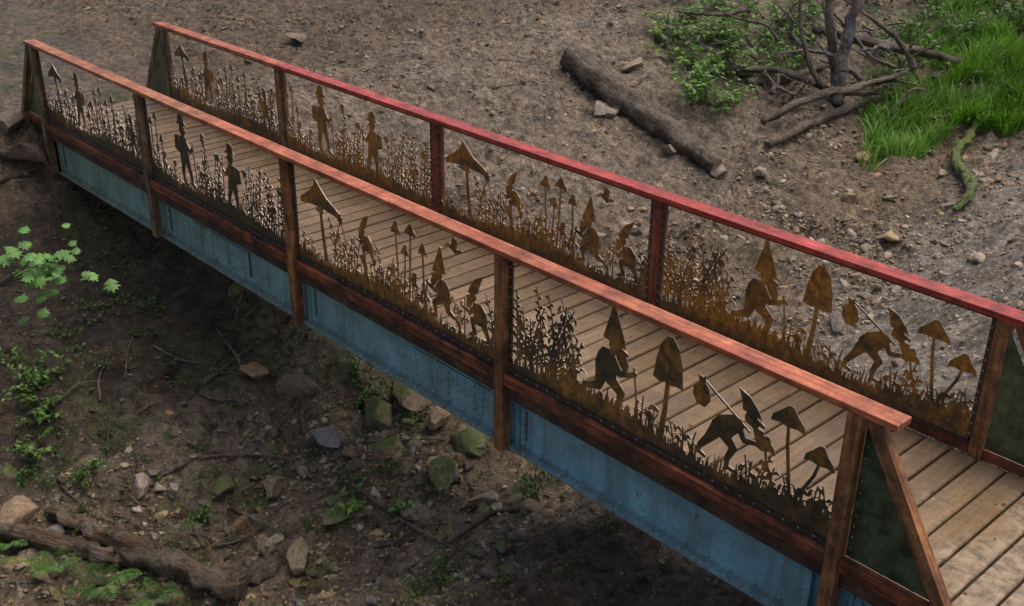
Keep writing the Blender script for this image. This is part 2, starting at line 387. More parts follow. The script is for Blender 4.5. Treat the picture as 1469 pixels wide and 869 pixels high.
stone_field("pebbles",40000,lambda x,y:(.30+.55*bed(x,y))*off(x,y)*(.2+.8*clump(x,y))*bankc(x,y),.025,.09,1,1.8)
stone_field("small_stones",8000,lambda x,y:(.13+.8*bed(x,y))*off(x,y)*(.15+.85*clump(x,y))*bankc(x,y),.06,.2,2,2.2)
stone_field("stream_bed_rocks",760,lambda x,y:bed(x,y)*.9*(.35+.65*(y<4))+.012*off(x,y)*bankc(x,y),.16,.44,3,2.0,sink=.34)
def boulder(name,p,s,col=(.16,.125,.09),rz=0,moss=0):
    V,Fq=rockT(4,16,.010); V=V*.85*(1+.06*rng.normal(size=(1,3)))
    V=V+.04*np.sin(V[:,[1,2,0]]*5+p[0])
    me=npmesh(name,V*np.array(s),Fq,np.tile(np.array([*(np.array(col)*1.7),moss]),(len(V),1)))
    o=link(me,name,M_stone); o.location=G(p,s[2]*.2); o.rotation_euler=(random.uniform(-.2,.2),random.uniform(-.2,.2),rz); return o
BP=cm("-25,-35 -52,-33 376,678 401,963 458,22 587,32 -147,485 638,136 692,135 462,-263 502,53 474,710 714,88 588,141 550,547 777,91 586,780 547,733 543,480 685,-31 577,100 639,73 741,30 707,-86 600,-42")
BS=[((.55,.35,.28),(.10,.075,.055)),((.3,.22,.18),(.11,.085,.06)),((.3,.22,.24),(.17,.14,.11)),((.3,.22,.22),(.2,.17,.13)),((.2,.18,.2),(.17,.105,.055)),((.26,.2,.2),(.13,.12,.11)),((.3,.2,.14),(.12,.095,.07)),
 ((.22,.18,.22),(.19,.135,.09)),((.34,.28,.26),(.08,.08,.05)),((.4,.3,.2),(.17,.12,.075)),((.36,.28,.24),(.12,.085,.055)),((.2,.2,.13),(.15,.12,.09)),((.32,.26,.18),(.16,.13,.10)),((.38,.28,.24),(.14,.10,.07)),((.25,.2,.15),(.18,.15,.12)),((.3,.22,.15),(.15,.12,.09)),
 ((.22,.18,.12),(.19,.16,.13)),((.2,.16,.14),(.2,.17,.14)),((.3,.22,.15),(.18,.15,.12)),((.3,.2,.15),(.11,.09,.06)),((.38,.26,.26),(.10,.075,.05)),((.28,.24,.2),(.14,.10,.06)),((.28,.2,.18),(.15,.12,.08)),((.26,.2,.15),(.16,.12,.08)),((.28,.2,.16),(.13,.10,.065))]
for i,(p,(s,c)) in enumerate(zip(BP,BS)): boulder("boulder",p,s,c,random.uniform(0,3),1 if i in (8,12,13,19,20,21) else 0)

# ------------------------------------------------------------- vegetation
LT=np.array([[0,0,0],[.45,.26,.06],[1,0,-.08],[.45,-.26,.06],[.45,0,0]]); LF=np.array([[0,4,1],[4,2,1],[0,3,4],[4,3,2]])
NT=np.array([[0,0,0],[.35,.13,.02],[1,0,-.1],[.35,-.13,.02],[.4,0,-.01]])
GT=np.array([[0,-.03,0],[0,.03,0],[.12,-.025,.45],[.12,.025,.45],[.38,-.016,.82],[.38,.016,.82],[.72,0,1.0]]); GF=np.array([[0,1,2],[1,3,2],[2,3,4],[3,5,4],[4,5,6]])
def green(n,a=(.07,.16,.02),b=(.13,.26,.03)):
    t=rng.random((n,1)); return (np.array(a)*(1-t)+np.array(b)*t)*rng.uniform(.6,1.25,(n,1))
def leafy(name,ctr,stems=9,hgt=.5,spread=.4,leaf=.08,per=14,a=(.08,.19,.024),b=(.18,.36,.048)):
    parts=[];sv,sf=[],[]
    for c in ctr:
        ps=random.uniform(.6,1.25)
        for s in range(max(3,int(stems*ps))):
            az=random.uniform(0,6.3); h=hgt*random.uniform(.45,1.2)*ps; rr=spread*random.uniform(.3,1.25)
            bx=c[0]+random.uniform(-.35,.35)*spread; by=c[1]+random.uniform(-.35,.35)*spread; bz=float(Hf(bx,by))
            t=np.linspace(.25,1,per)+rng.normal(0,.02,per)
            px=bx+np.cos(az)*rr*t**1.6; py=by+np.sin(az)*rr*t**1.6; pz=bz+h*(t*1.25-.35*t**2.4)
            pos=np.stack([px,py,pz],-1)+rng.normal(0,.012,(per,3))
            laz=az+np.where(np.arange(per)%2==0,1,-1)*rng.uniform(.5,1.5,per)
            parts.append(inst(LT,LF,pos,rotm(laz,rng.normal(-.05,.35,per),rng.normal(0,.35,per)),leaf*rng.uniform(.5,1.3,per)*(1.1-.4*t),green(per,a,b)*(.4+.75*t[:,None])))
            tube("s",[(bx,by,bz-.02),((bx+px[per//2])/2,(by+py[per//2])/2,bz+h*.4),(float(px[per//2]),float(py[per//2]),float(pz[per//2])),(float(px[-1]),float(py[-1]),float(pz[-1]))],[.006,.005,.004,.002],None,seg=4,rough=0,sub=2,merge=(sv,sf))
    V,Fq,C=joinp(parts); me=npmesh(name,V,Fq,C); o=link(me,name,M_leaf)
    m2=bpy.data.meshes.new("stems"); m2.from_pydata(sv,[],sf); a2=m2.color_attributes.new("Col",'FLOAT_COLOR','POINT')
    a2.data.foreach_set("color",np.tile([.05,.08,.02,1],len(sv)).astype(np.float32)); link(m2,"stems",M_leaf,o)
    return o
def fern(name,ctr,fronds=9,Lf=.5,a=(.055,.14,.02),b=(.12,.27,.035)):
    parts=[]
    for c in ctr:
        bz=float(Hf(c[0],c[1]))
        for k in range(fronds):
            az=k*6.283/fronds+random.uniform(-.3,.3); l=Lf*random.uniform(.65,1.15); n=15
            t=np.linspace(.14,1,n); r=l*t*.85; z=bz+l*(1.1*t-.75*t*t)+.02
            pos=np.stack([c[0]+np.cos(az)*r,c[1]+np.sin(az)*r,z],-1)
            w=l*.30*np.sin(np.pi*np.clip(t*.86+.1,0,1))**.8
            g=green(1,a,b)
            for sd in (1,-1):
                parts.append(inst(NT,LF,pos,rotm(az+sd*1.15,rng.normal(-.2,.1,n),sd*.2),np.stack([w,w*.0+l*.15,w],-1),g*rng.uniform(.6,1.3,(n,1))))
            d=np.diff(pos,axis=0); ln=np.linalg.norm(d,axis=1)
            parts.append(inst(np.array([[0,-.003,0],[1,-.003,0],[1,.003,0],[0,.003,0],[.5,0,.003]]),np.array([[0,1,4],[1,2,4],[2,3,4],[3,0,4]]),pos[:-1],rotm(np.full(n-1,az),np.arctan2(d[:,2],np.hypot(d[:,0],d[:,1])),0),np.stack([ln,np.ones(n-1),np.ones(n-1)],-1),np.tile(g*.6,(n-1,1))))
    V,Fq,C=joinp(parts); return link(npmesh(name,V,Fq,C),name,M_leaf)
def grass(name,cx,cy,rx,ry,n,h=.35,a=(.11,.25,.025),b=(.22,.44,.05)):
    th=rng.uniform(0,6.283,n); r=np.sqrt(rng.random(n))*(1+.25*np.sin(th*3+1)+.15*np.sin(th*7))
    x=cx+rx*r*np.cos(th); y=cy+ry*r*np.sin(th)
    k=vn(x*3,y*3)>.25; x,y=x[k],y[k]; n=len(x)
    az=fbm(x/.5,y/.5,2)*5+rng.normal(0,.9,n); s=h*rng.uniform(.45,1.2,n)*(.55+.8*vn(x*2.2+4,y*2.2))
    V,Fq,C=inst(GT,GF,np.stack([x,y,Hf(x,y)-.01],-1),rotm(az,rng.normal(0,.25,n),rng.normal(0,.2,n)),np.stack([s,s*.7+.05,s],-1),green(n,a,b)*(.5+.8*vn(x*1.3,y*1.3))[:,None])
    return link(npmesh(name,V,Fq,C),name,M_grass)
grass("grass_patch",6.9,12.6,1.3,2.7,14000,.34); grass("grass_patch",6.1,14.5,1.6,1.6,6000,.36); grass("grass_patch",5.6,11.8,.6,.7,900,.25)
leafy("woodland_undergrowth",dm("38,90 34,99 44,82 45,85 30,107 29,115 37,108 36,116 37,100 43,108 35,89 41,87 44,101 25,101 24,111 33,125 30,94 38,116 28,92 40,95"),stems=13,hgt=.55,spread=.6,leaf=.14,per=13)
leafy("woodland_undergrowth",dm("49,125 48,131 47,143 49,152 52,157 54,136 55,123 56,159 37,141 41,151 54,143"),stems=13,hgt=.6,spread=.6,leaf=.13,per=14,a=(.055,.13,.018),b=(.13,.26,.035))
leafy("woodland_undergrowth",dm("24,130 29,141 34,152 41,158 43,169 48,176 19,123 60,153 15,114"),stems=15,hgt=1.0,spread=.8,leaf=.15,per=16,a=(.045,.11,.015),b=(.11,.22,.03))
leafy("weed_plant",dm("34,-19 31,-18 34,-16 38,-20 37,-19 30,-22 41,-22"),stems=9,hgt=.28,spread=.32,leaf=.09,per=11,a=(.065,.16,.02),b=(.12,.25,.033))
leafy("weed_plant",dm("72,2 69,-1"),stems=7,hgt=.2,spread=.2,leaf=.10,per=7,a=(.10,.24,.03),b=(.18,.38,.05))
leafy("weed_plant",dm("58,-12 47,-19 43,-24"),stems=8,hgt=.2,spread=.24,leaf=.07,per=12,a=(.06,.15,.02),b=(.10,.23,.03))
leafy("weed_plant",dm("52,11 55,10"),stems=7,hgt=.32,spread=.14,leaf=.08,per=10,a=(.06,.15,.02),b=(.10,.21,.028))
leafy("weed_plant",dm("86,-3 86,-6 82,11 80,14 82,17"),stems=9,hgt=.22,spread=.24,leaf=.065,per=9,a=(.055,.13,.018),b=(.10,.21,.028))
iv=dm("32,-5 35,-11 28,-12 39,-5 46,-22 44,-15 50,-14 28,4 43,-20 84,-1 92,-1 96,3 100,6 95,8 25,-8 49,-2 50,-21 47,-9 60,-6 66,0")
RI=random.Random(9); iv+=[(RI.uniform(2.5,8.6),RI.uniform(-2.4,1.6)) for _ in range(34)]
leafy("ground_ivy",iv,stems=6,hgt=.1,spread=.3,leaf=.052,per=11,a=(.045,.10,.016),b=(.09,.19,.027))
for (p,n_,l) in (((6.1,-2.4),10,.42),((6.55,-2.1),8,.3),((5.6,-2.6),8,.3),((4.9,-2.8),8,.3)): fern("fern",[p],n_,l)
n=9500; x=rng.uniform(-6,13,n);y=rng.uniform(-4,14,n); k=rng.random(n)<(.35+.65*clump(x+5,y))*off(x,y); x,y=x[k],y[k]; n=len(x)
tone=np.array([[.28,.155,.07],[.19,.115,.06],[.38,.26,.14],[.12,.085,.055]])[rng.integers(0,4,n)]*np.clip(gcol(x,y).mean(-1,keepdims=True)/.18,.5,1.1)
V1=inst(LT,LF,np.stack([x,y,Hf(x,y)+.012],-1),rotm(rng.uniform(0,6.3,n),rng.normal(0,.25,n),rng.normal(0,.35,n)),rng.uniform(.03,.085,n),tone)
n=70; x=rng.uniform(0,13,n); y=rng.uniform(.1,1.65,n)
V2=inst(LT,LF,np.stack([x,y,np.full(n,.006)],-1),rotm(rng.uniform(0,6.3,n),rng.normal(0,.1,n),rng.normal(0,.2,n)),rng.uniform(.03,.06,n),np.array([[.16,.09,.04]])*rng.uniform(.5,1.5,(n,1)))
V,Fq,C=joinp([V1,V2]); link(npmesh("leaf_litter",V,Fq,C),"leaf_litter",M_litter)
tv,tf=[],[]
def twig(x,y,l,r):
    a=random.uniform(0,3.14); pts=[]
    for t in (0,.33,.66,1):
        qx=x+math.cos(a)*l*t+random.uniform(-.05,.05)*l;qy=y+math.sin(a)*l*t+random.uniform(-.05,.05)*l; pts.append((qx,qy,float(Hf(qx,qy))+.02+r))
    tube("t",pts,[r,r*.85,r*.6,r*.35],None,seg=6,rough=.15,sub=3,merge=(tv,tf))
for i in range(300):
    x=random.uniform(-4,12);y=random.uniform(-3,12)
    if smooth_mask(np.array(x),np.array(y))<.8: continue
    twig(x,y,random.uniform(.15,.8),random.uniform(.004,.012))
for i in range(60): twig(random.uniform(3.5,9.2),random.uniform(-2.6,1.8),random.uniform(.4,1.3),random.uniform(.008,.02))
me=bpy.data.meshes.new("twigs"); me.from_pydata(tv,[],tf); link(me,"twigs",M_bark)

# ------------------------------------------------------------- logs & branches
def onground(name,pos,rad,mat,lift=.5,capmat=None,seg=14,rough=.12,dz=None):
    pts=[G(q,(dz[i] if dz else 0)+rad[i]*lift) for i,q in enumerate(cm(pos))]
    return tube(name,pts,rad,mat,seg=seg,rough=rough,capmat=capmat,sub=9)
onground("fallen_log","262,715 376,708 459,727 547,730",[.19,.18,.17,.12],M_bark,.7,M_end,26,.12)
onground("rotten_log","486,-234 554,-205 647,-179 714,-151",[.08,.11,.12,.09],M_barkm,1.0,M_bark,18,.25)
onground("rotten_log","466,-298 513,-257 567,-219 597,-195",[.08,.09,.09,.05],M_barkm,1.0,M_bark,16,.25)
onground("wood_chunk","698,-153 695,-106",[.11,.09],M_bark,.8,M_end,12,.3)
onground("fallen_branch","512,-142 506,-107 516,-75 551,-37",[.03,.026,.02,.012],M_bark,1,None,8)
onground("fallen_branch","663,6 727,15 807,12 869,1",[.022,.02,.018,.012],M_bark,1.5,None,8)
onground("fallen_branch","807,12 802,69 826,88",[.03,.03,.02],M_bark,1.5,None,8)
onground("fallen_branch","912,-62 886,-25",[.022,.016],M_bark,1.5,None,8)
onground("fallen_branch","-9,-73 -13,-43 -15,-9",[.04,.035,.02],M_bark,1,None,8)
onground("mossy_branch","729,1133 750,1066 771,986 823,931 852,877 860,828",[.04,.07,.065,.07,.06,.035],M_barkM,1,None,12,.35,[.12,.03,.05,.03,.05,.04])
onground("fallen_branch","440,930 460,1000 460,1100 470,1150",[.05,.06,.05,.04],M_bark,1.2,None,9,.25)
onground("fallen_branch","560,830 560,920 570,1020 590,1140",[.05,.07,.07,.05],M_bark,1.5,None,9,.25)
pile=empty("driftwood_pile")
b0=Vector((5.5,10.3,0)); R2=Vector((.675,.737,0)).normalized(); B2=Vector((-R2.y,R2.x,0))
def rel(r,b,z):
    q=b0+R2*r+B2*b; return Vector((q.x,q.y,float(Hf(q.x,q.y))+z))
br=[("leaning_trunk",[(-.05,0,0),(0,.1,.9),(.15,.3,1.7),(.1,.5,2.6)],[.10,.085,.08,.05],M_grey),
("grey_trunk",[(.05,.2,0),(-.15,.5,1.0),(-.3,.9,2.0),(-.35,1.2,2.9)],[.09,.08,.07,.04],M_bark),
("root_stem",[(-.1,0,.1),(-.5,0,.5),(-.75,.1,1.2),(-.8,.2,2.2)],[.05,.04,.03,.02],M_bark),
("low_branch",[(-1.4,-.9,.1),(-.7,-.6,.35),(.2,-.2,.45),(1.1,.3,.5)],[.06,.065,.06,.03],M_bark),
("low_branch_2",[(-1.7,.4,.15),(-.9,.2,.3),(0,.1,.2),(.6,0,.25)],[.05,.055,.055,.04],M_bark),
("cross_log",[(-.4,2.2,1.0),(.6,2.2,1.15),(1.7,2.5,1.1),(2.6,2.8,1.2)],[.11,.11,.09,.07],M_grey),
("cross_log_2",[(-.3,1.0,.7),(.5,.9,.7),(1.4,1.1,.5),(2.2,1.0,.3)],[.07,.085,.08,.05],M_bark)]
R5=random.Random(5)
for k in range(38):
    r_=R5.uniform(-1.4,1.7); b_=R5.uniform(-.6,1.6); z_=R5.uniform(.05,.8); a_=R5.uniform(-.5,3.4); l_=R5.uniform(.5,1.6); e_=R5.uniform(-.15,.7)
    rr=R5.uniform(.015,.05); p_=[]
    for t in (0,.33,.66,1): p_.append((r_+math.cos(a_)*l_*t+R5.uniform(-.1,.1),b_+R5.uniform(-.15,.15),max(.03,z_+e_*l_*t+R5.uniform(-.08,.08))))
    br.append(("branch_%d"%k,p_,[rr,rr*.85,rr*.6,rr*.3],M_grey if k%4==0 else M_bark))
for nme,pts,rd,mt in br: tube(nme,[rel(*p) for p in pts],rd,mt,seg=10,rough=.3,parent=pile,sub=6)

sap=empty("maple_sapling")
LOB=[(0,-.02),(.10,-.22),(.30,-.42),(.34,-.22),(.52,-.50),(.60,-.26),(.78,-.30),(.72,-.12),(1.0,0)]
LOB=LOB+[(a,-b) for a,b in LOB[-2::-1]]
lv,lf,lc=[],[],[]
sc=Vector((6.54,-2.52,.84))
base=Vector((5.4,-3.8,0)); base.z=float(Hf(base.x,base.y))
tilt=Vector((.75,-.25,.33))
for i in range(72):
    a=random.uniform(0,6.28); rr=abs(random.gauss(0,.22)); c=sc+R2*(rr*math.cos(a)*1.15-.04)+Vector((0,0,1))*(rr*math.sin(a)*.85)+B2*random.uniform(-.15,.15)
    s=random.uniform(.07,.14)
    nrm=(Vector((0,0,1))+tilt*random.uniform(.2,1.1)+Vector((random.uniform(-.4,.4),random.uniform(-.4,.4),0))).normalized()
    x_=Vector((random.uniform(-1,1),random.uniform(-1,1),-.3)); x_=(x_-nrm*x_.dot(nrm)).normalized(); y_=nrm.cross(x_)
    Rm=Matrix((x_,y_,nrm)).transposed()
    o=len(lv); lv.append(c+Rm@Vector((.4*s,0,.02*s)))
    for (u,v) in LOB: lv.append(c+Rm@Vector((u*s,v*s,-abs(v)*s*.25-u*u*s*.12)))
    k=len(LOB); g_=green(1,(.10,.24,.045),(.18,.38,.08))[0]
    for j in range(k): lf.append((o,o+1+j,o+1+(j+1)%k))
    lc+= [g_]*(k+1)
me=npmesh("leaves",np.array([v[:] for v in lv]),np.array(lf),np.array(lc)); link(me,"leaves",M_leaf,sap)
tube("stem",[base,base+Vector((.1,.2,.8)),sc+Vector((-.45,-.45,-.2)),sc+Vector((.02,0,-.03))],[.02,.016,.01,.004],M_bark,seg=8,rough=.1,parent=sap)
for i in range(8):
    e=sc+R2*random.uniform(-.3,.25)+Vector((0,0,random.uniform(-.2,.15))); tube("twig",[sc+Vector((-.3,-.28,-.14)),(sc+e)/2+Vector((-.05,-.05,-.03)),e],[.006,.004,.002],M_bark,seg=5,rough=0,parent=sap,sub=3)

# ------------------------------------------------------------- BRIDGE
BR=empty("footbridge"); W=1.746; SP=3.0; RZ=1.13
def bolts(name,pts,r,mat,parent,ax=1):
    V,Fq=ico(2); V=V*np.array([1,.6,1])
    n=len(pts); v,q,c=inst(V,Fq,np.array(pts),rotm(np.zeros(n),0,0),np.full(n,r),np.zeros((n,3)))
    return link(npmesh(name,v,q),name,mat,parent,True)
bm=bmesh.new(); x=-.75
while x<13.9:
    w=.181+random.uniform(-.004,.003); r=bmesh.ops.create_cube(bm,size=1)
    zz=random.uniform(-.005,.003); ya=.028+random.uniform(-.006,.004); yb=W-.028+random.uniform(-.004,.006)
    for v in r['verts']: v.co=Vector((x+w/2+v.co.x*w,(ya+yb)/2+v.co.y*(yb-ya),-.025+zz+v.co.z*.05))
    x+=.2
bmesh.ops.bevel(bm,geom=bm.edges[:],offset=.006,segments=2,affect='EDGES')
me=bpy.data.meshes.new("deck_planks"); bm.to_mesh(me); bm.free(); link(me,"deck_planks",M_deck,BR)
for i,yy in enumerate((.35,.87,1.4)): box("joist_%d"%i,(-.7,yy-.04,-.20),(13.6,yy+.04,-.055),M_under,BR)
# ---- laser-cut panels
PWid,PH=2.86,.945; CS=.0062
class Fld:
    def __init__(s):
        s.nx=int(PWid/CS)+1; s.ny=int(PH/CS)+1
        s.x=np.linspace(0,PWid,s.nx); s.y=np.linspace(0,PH,s.ny); s.f=np.full((s.nx,s.ny),.05)
    def win(s,x0,x1,y0,y1):
        i0=max(int((x0-.02)/PWid*(s.nx-1)),0);i1=min(int((x1+.02)/PWid*(s.nx-1))+2,s.nx); j0=max(int((y0-.02)/PH*(s.ny-1)),0);j1=min(int((y1+.02)/PH*(s.ny-1))+2,s.ny)
        return i0,i1,j0,j1
    def cap(s,x0,y0,r0,x1,y1,r1):
        i0,i1,j0,j1=s.win(min(x0-r0,x1-r1),max(x0+r0,x1+r1),min(y0-r0,y1-r1),max(y0+r0,y1+r1))
        if i1<=i0 or j1<=j0: return
        Xg,Yg=np.meshgrid(s.x[i0:i1],s.y[j0:j1],indexing='ij'); dx,dy=x1-x0,y1-y0; l=dx*dx+dy*dy+1e-9
        t=np.clip(((Xg-x0)*dx+(Yg-y0)*dy)/l,0,1)
        d=np.hypot(Xg-x0-t*dx,Yg-y0-t*dy)-(r0+(r1-r0)*t); s.f[i0:i1,j0:j1]=np.minimum(s.f[i0:i1,j0:j1],d)
    def chain(s,p):
        for a,b in zip(p[:-1],p[1:]): s.cap(*a,*b)
    def poly(s,p,sub=False):
        p=np.array(p); i0,i1,j0,j1=s.win(p[:,0].min(),p[:,0].max(),p[:,1].min(),p[:,1].max())
        if i1<=i0 or j1<=j0: return
        Xg,Yg=np.meshgrid(s.x[i0:i1],s.y[j0:j1],indexing='ij'); ins=np.zeros(Xg.shape,bool); dm_=np.full(Xg.shape,9.)
        for a,b in zip(p,np.roll(p,-1,0)):
            dx,dy=b-a; t=np.clip(((Xg-a[0])*dx+(Yg-a[1])*dy)/(dx*dx+dy*dy+1e-12),0,1); dm_=np.minimum(dm_,np.hypot(Xg-a[0]-t*dx,Yg-a[1]-t*dy))
            c=((a[1]>Yg)!=(b[1]>Yg))
            with np.errstate(all='ignore'): xi=(b[0]-a[0])*(Yg-a[1])/(b[1]-a[1]+1e-12)+a[0]
            ins^=c&(Xg<xi)
        d=np.where(ins,-dm_,dm_)
        if sub: s.f[i0:i1,j0:j1]=np.maximum(s.f[i0:i1,j0:j1],-d)
        else: s.f[i0:i1,j0:j1]=np.minimum(s.f[i0:i1,j0:j1],d)
def figure(F_,x,y,s,fl,polys,chains,cuts=()):
    T=lambda u,v:(x+u*s*fl,y+v*s)
    for p in polys: F_.poly([T(*q) for q in p])
    for c in chains: F_.chain([(*T(q[0],q[1]),q[2]*s) for q in c])
    for p in cuts: F_.poly([T(*q) for q in p],True)
def walker(F_,x,y,s,fl=1):
    figure(F_,x,y,s,fl,[[(-.12,.67),(.0,.645),(.15,.635),(.13,.72),(.09,.81),(.04,.92),(.0,1.03),(-.03,1.0),(-.05,.90),(-.08,.80)],
      [(.04,.60),(.15,.575),(.19,.50),(.17,.40),(.11,.44),(.05,.52)],
      [(-.17,.50),(-.12,.57),(-.02,.58),(.05,.50),(.06,.38),(.05,.28),(-.06,.25),(-.19,.27),(-.20,.40)]],
     [[(.02,.62,.065),(.05,.60,.06)],[(.12,.605,.022),(.165,.59,.018)],
      [(-.02,.52,.048),(.09,.38,.034),(.22,.42,.026),(.27,.45,.022)],
      [(.25,.50,.009),(.33,.00,.009)],
      [(-.01,.29,.07),(.12,.20,.046),(.10,.08,.030),(.09,.03,.028),(.19,.015,.02)],
      [(-.12,.29,.07),(-.15,.17,.046),(-.27,.12,.032),(-.31,.12,.026),(-.35,.05,.022)]])
def carrier(F_,x,y,s,fl=1):
    figure(F_,x,y,s,fl,[[(.10,.735),(.32,.71),(.34,.69),(.28,.79),(.17,.90),(.03,.95),(.08,.84)],
      [(.22,.63),(.36,.60),(.38,.47),(.30,.44),(.26,.52)],
      [(-.24,.46),(-.16,.56),(.0,.63),(.10,.62),(.14,.54),(.06,.44),(-.02,.34),(-.2,.32),(-.26,.38)],
      [(-.50,.66),(-.44,.57),(-.34,.56),(-.28,.65),(-.31,.78),(-.37,.84),(-.35,.92),(-.40,.86),(-.46,.91),(-.43,.82),(-.49,.75)]],
     [[(.20,.675,.07),(.24,.655,.062)],[(.31,.665,.022),(.35,.65,.018)],[(.20,.53,.012),(-.41,.88,.010)],
      [(.06,.56,.042),(.15,.41,.032),(.29,.44,.024),(.36,.41,.02)],
      [(-.12,.40,.08),(.04,.27,.046),(-.02,.12,.030),(-.02,.03,.028),(.08,.015,.02)],
      [(-.18,.38,.08),(-.27,.24,.046),(-.36,.12,.030),(-.38,.05,.026),(-.29,.02,.02)]])
def stander(F_,x,y,s,fl=1):
    figure(F_,x,y,s,fl,[[(-.13,.83),(.13,.83),(.14,.845),(.08,.88),(.06,.97),(-.01,1.0),(-.07,.97),(-.09,.88)],
      [(-.10,.68),(.09,.68),(.11,.50),(.14,.30),(-.13,.30),(-.11,.5)],[(-.12,.68),(-.23,.65),(-.25,.46),(-.11,.42)]],
     [[(0,.78,.075),(.01,.75,.07)],[(.08,.765,.022),(.10,.76,.018)],
      [(.05,.62,.042),(.17,.50,.030),(.25,.56,.022)],
      [(-.05,.32,.06),(-.09,.17,.042),(-.08,.04,.030),(.00,.015,.022)],[(.07,.32,.06),(.13,.17,.042),(.14,.04,.030),(.22,.015,.022)],[(.25,.66,.010),(.28,.0,.010)]])
def croucher(F_,x,y,s,fl=1):
    figure(F_,x,y,s,fl,[[(-.01,.69),(.19,.65),(.15,.76),(.04,.9),(-.14,1.0),(-.06,.84)],[(.08,.6),(.22,.56),(.22,.42),(.12,.46)],
      [(-.18,.46),(-.08,.56),(.08,.54),(.10,.40),(.03,.27),(-.16,.24),(-.22,.34)]],
     [[(.09,.62,.072),(.1,.60,.065)],[(.17,.60,.024),(.21,.59,.016)],[(.02,.50,.042),(.15,.36,.032),(.30,.40,.022)],
      [(-.06,.30,.075),(.10,.27,.046),(.06,.08,.032),(.15,.03,.022)],[(-.12,.3,.07),(-.2,.15,.044),(-.25,.05,.028),(-.16,.02,.022)]])
def bell(F_,x,y0,y,w,h,lean=0):
    F_.chain([(x-lean,y0,.028),(x-lean*.3,(y0+y)/2,.020),(x,y,.018)])
    F_.poly([(x-w/2,y),(x-w*.3,y-.02),(x-w*.1,y-.005),(x+w*.1,y-.018),(x+w*.3,y-.004),(x+w/2,y-.01),(x+w*.42,y+h*.45),(x+w*.28,y+h*.82),(x+w*.08,y+h),(x-w*.12,y+h*.98),(x-w*.3,y+h*.8),(x-w*.42,y+h*.45)])
def cone(F_,x,y0,y,w,h,lean=0,r=.009):
    F_.chain([(x-lean,y0,r),(x-lean*.6,y0+(y-y0)*.35,r),(x-lean*.15,y0+(y-y0)*.75,r*.9),(x,y,r*.8)])
    F_.poly([(x-w/2,y-.012),(x-w*.25,y+.0),(x,y-.01),(x+w*.25,y),(x+w/2,y-.014),(x+w*.42,y+h*.28),(x+w*.24,y+h*.6),(x+.02,y+h),(x-.01,y+h*.98),(x-w*.24,y+h*.62),(x-w*.44,y+h*.28)])
def umbrella(F_,x,y0,y,w,h):
    F_.chain([(x+.05,y0,.032),(x+.02,(y0+y)/2,.022),(x,y,.018)])
    F_.poly([(x-w*.52,y-.03),(x-w*.2,y+.0),(x+w*.2,y-.005),(x+w*.5,y-.03),(x+w*.46,y+h*.15),(x+w*.2,y+h*.42),(x+w*.02,y+h*.75),(x-w*.1,y+h),(x-w*.14,y+h*.7),(x-w*.3,y+h*.4),(x-w*.5,y+h*.12)])
    F_.poly([(x-w*.12,y-.05),(x+w*.12,y-.05),(x+w*.05,y+.01),(x-w*.05,y+.01)])
def stalk(F_,R,x,y0,h,kind):
    ln=R.uniform(-.32,.32); P_=[]; pos=lambda t:(x+ln*t*t*h,y0+h*t*(1-.12*abs(ln)*t))
    for k in range(6): P_.append((*pos(k/5),.0068-.002*k/5))
    F_.chain(P_)
    st=.038 if kind!=2 else .028
    for k in range(2,int(h/st)):
        t=k*st/h+R.uniform(-.006,.006)/h; px,py=pos(min(t,1)); sd=1 if k%2 else -1
        if kind==0:
            l=R.uniform(.05,.095)*(1.15-.6*t); F_.chain([(px,py,.003),(px+sd*l*.55,py+l*.45,.013),(px+sd*l,py+l*.3,.002)])
        elif kind==1:
            if t>.4: l=R.uniform(.03,.065); F_.chain([(px,py,.003),(px+sd*l*.7,py+.012,.004),(px+sd*l,py-.02,.012),(px+sd*l*1.05,py-.055,.002)])
            elif R.random()<.4: F_.chain([(px,py,.004),(px+sd*.06,py+.07,.008),(px+sd*.12,py+.04,.001)])
        elif kind==2:
            l=.05*(1.1-t)+.012
            for q in (1,-1):
                if R.random()<.8: F_.chain([(px,py,.003),(px+q*l*R.uniform(.7,1.2),py+l*R.uniform(.3,.9),.005)])
        elif k in (3,6): F_.chain([(px,py,.004),(px+sd*.05,py+.06,.011),(px+sd*.11,py+.05,.001)])
    q=P_[-1]
    if kind==3: F_.poly([(q[0]-.05,q[1]-.006),(q[0]+.05,q[1]-.006),(q[0]+.028,q[1]+.028),(q[0],q[1]+.05),(q[0]-.028,q[1]+.028)])
    if kind==4:
        for a in range(6): F_.cap(q[0],q[1],.008,q[0]+.034*math.cos(a*1.047),q[1]+.034*math.sin(a*1.047),.011)
def base(F_,seed,lo=.08,hi=.14):
    R=random.Random(seed); pts=[(-.02,-.05)]
    hh=lambda x: lo+(hi-lo)*(.5+.5*math.sin(x*3.3+seed))
    for i in range(0,60):
        x=i/59*(PWid+.04)-.02; pts.append((x,hh(x)+R.uniform(-.006,.006)))
    pts.append((PWid+.02,-.05)); F_.poly(pts)
    xx=0
    while xx<PWid:
        h=R.uniform(.02,.07)*R.choice([1,1,1,2.2]); ln=R.uniform(-.04,.04); b=hh(xx)
        F_.chain([(xx,b-.02,.008),(xx+ln*.4,b+h*.6,.0048),(xx+ln,b+h,.0012)]); xx+=R.uniform(.009,.019)
def plants(F_,seed,zones):
    R=random.Random(seed)
    for (x0,x1,n,h0,h1,ks) in zones:
        for i in range(n):
            x=x0+(x1-x0)*(i+R.uniform(.1,.9))/n; stalk(F_,R,x,.08,R.uniform(h0,h1),R.choice(ks))
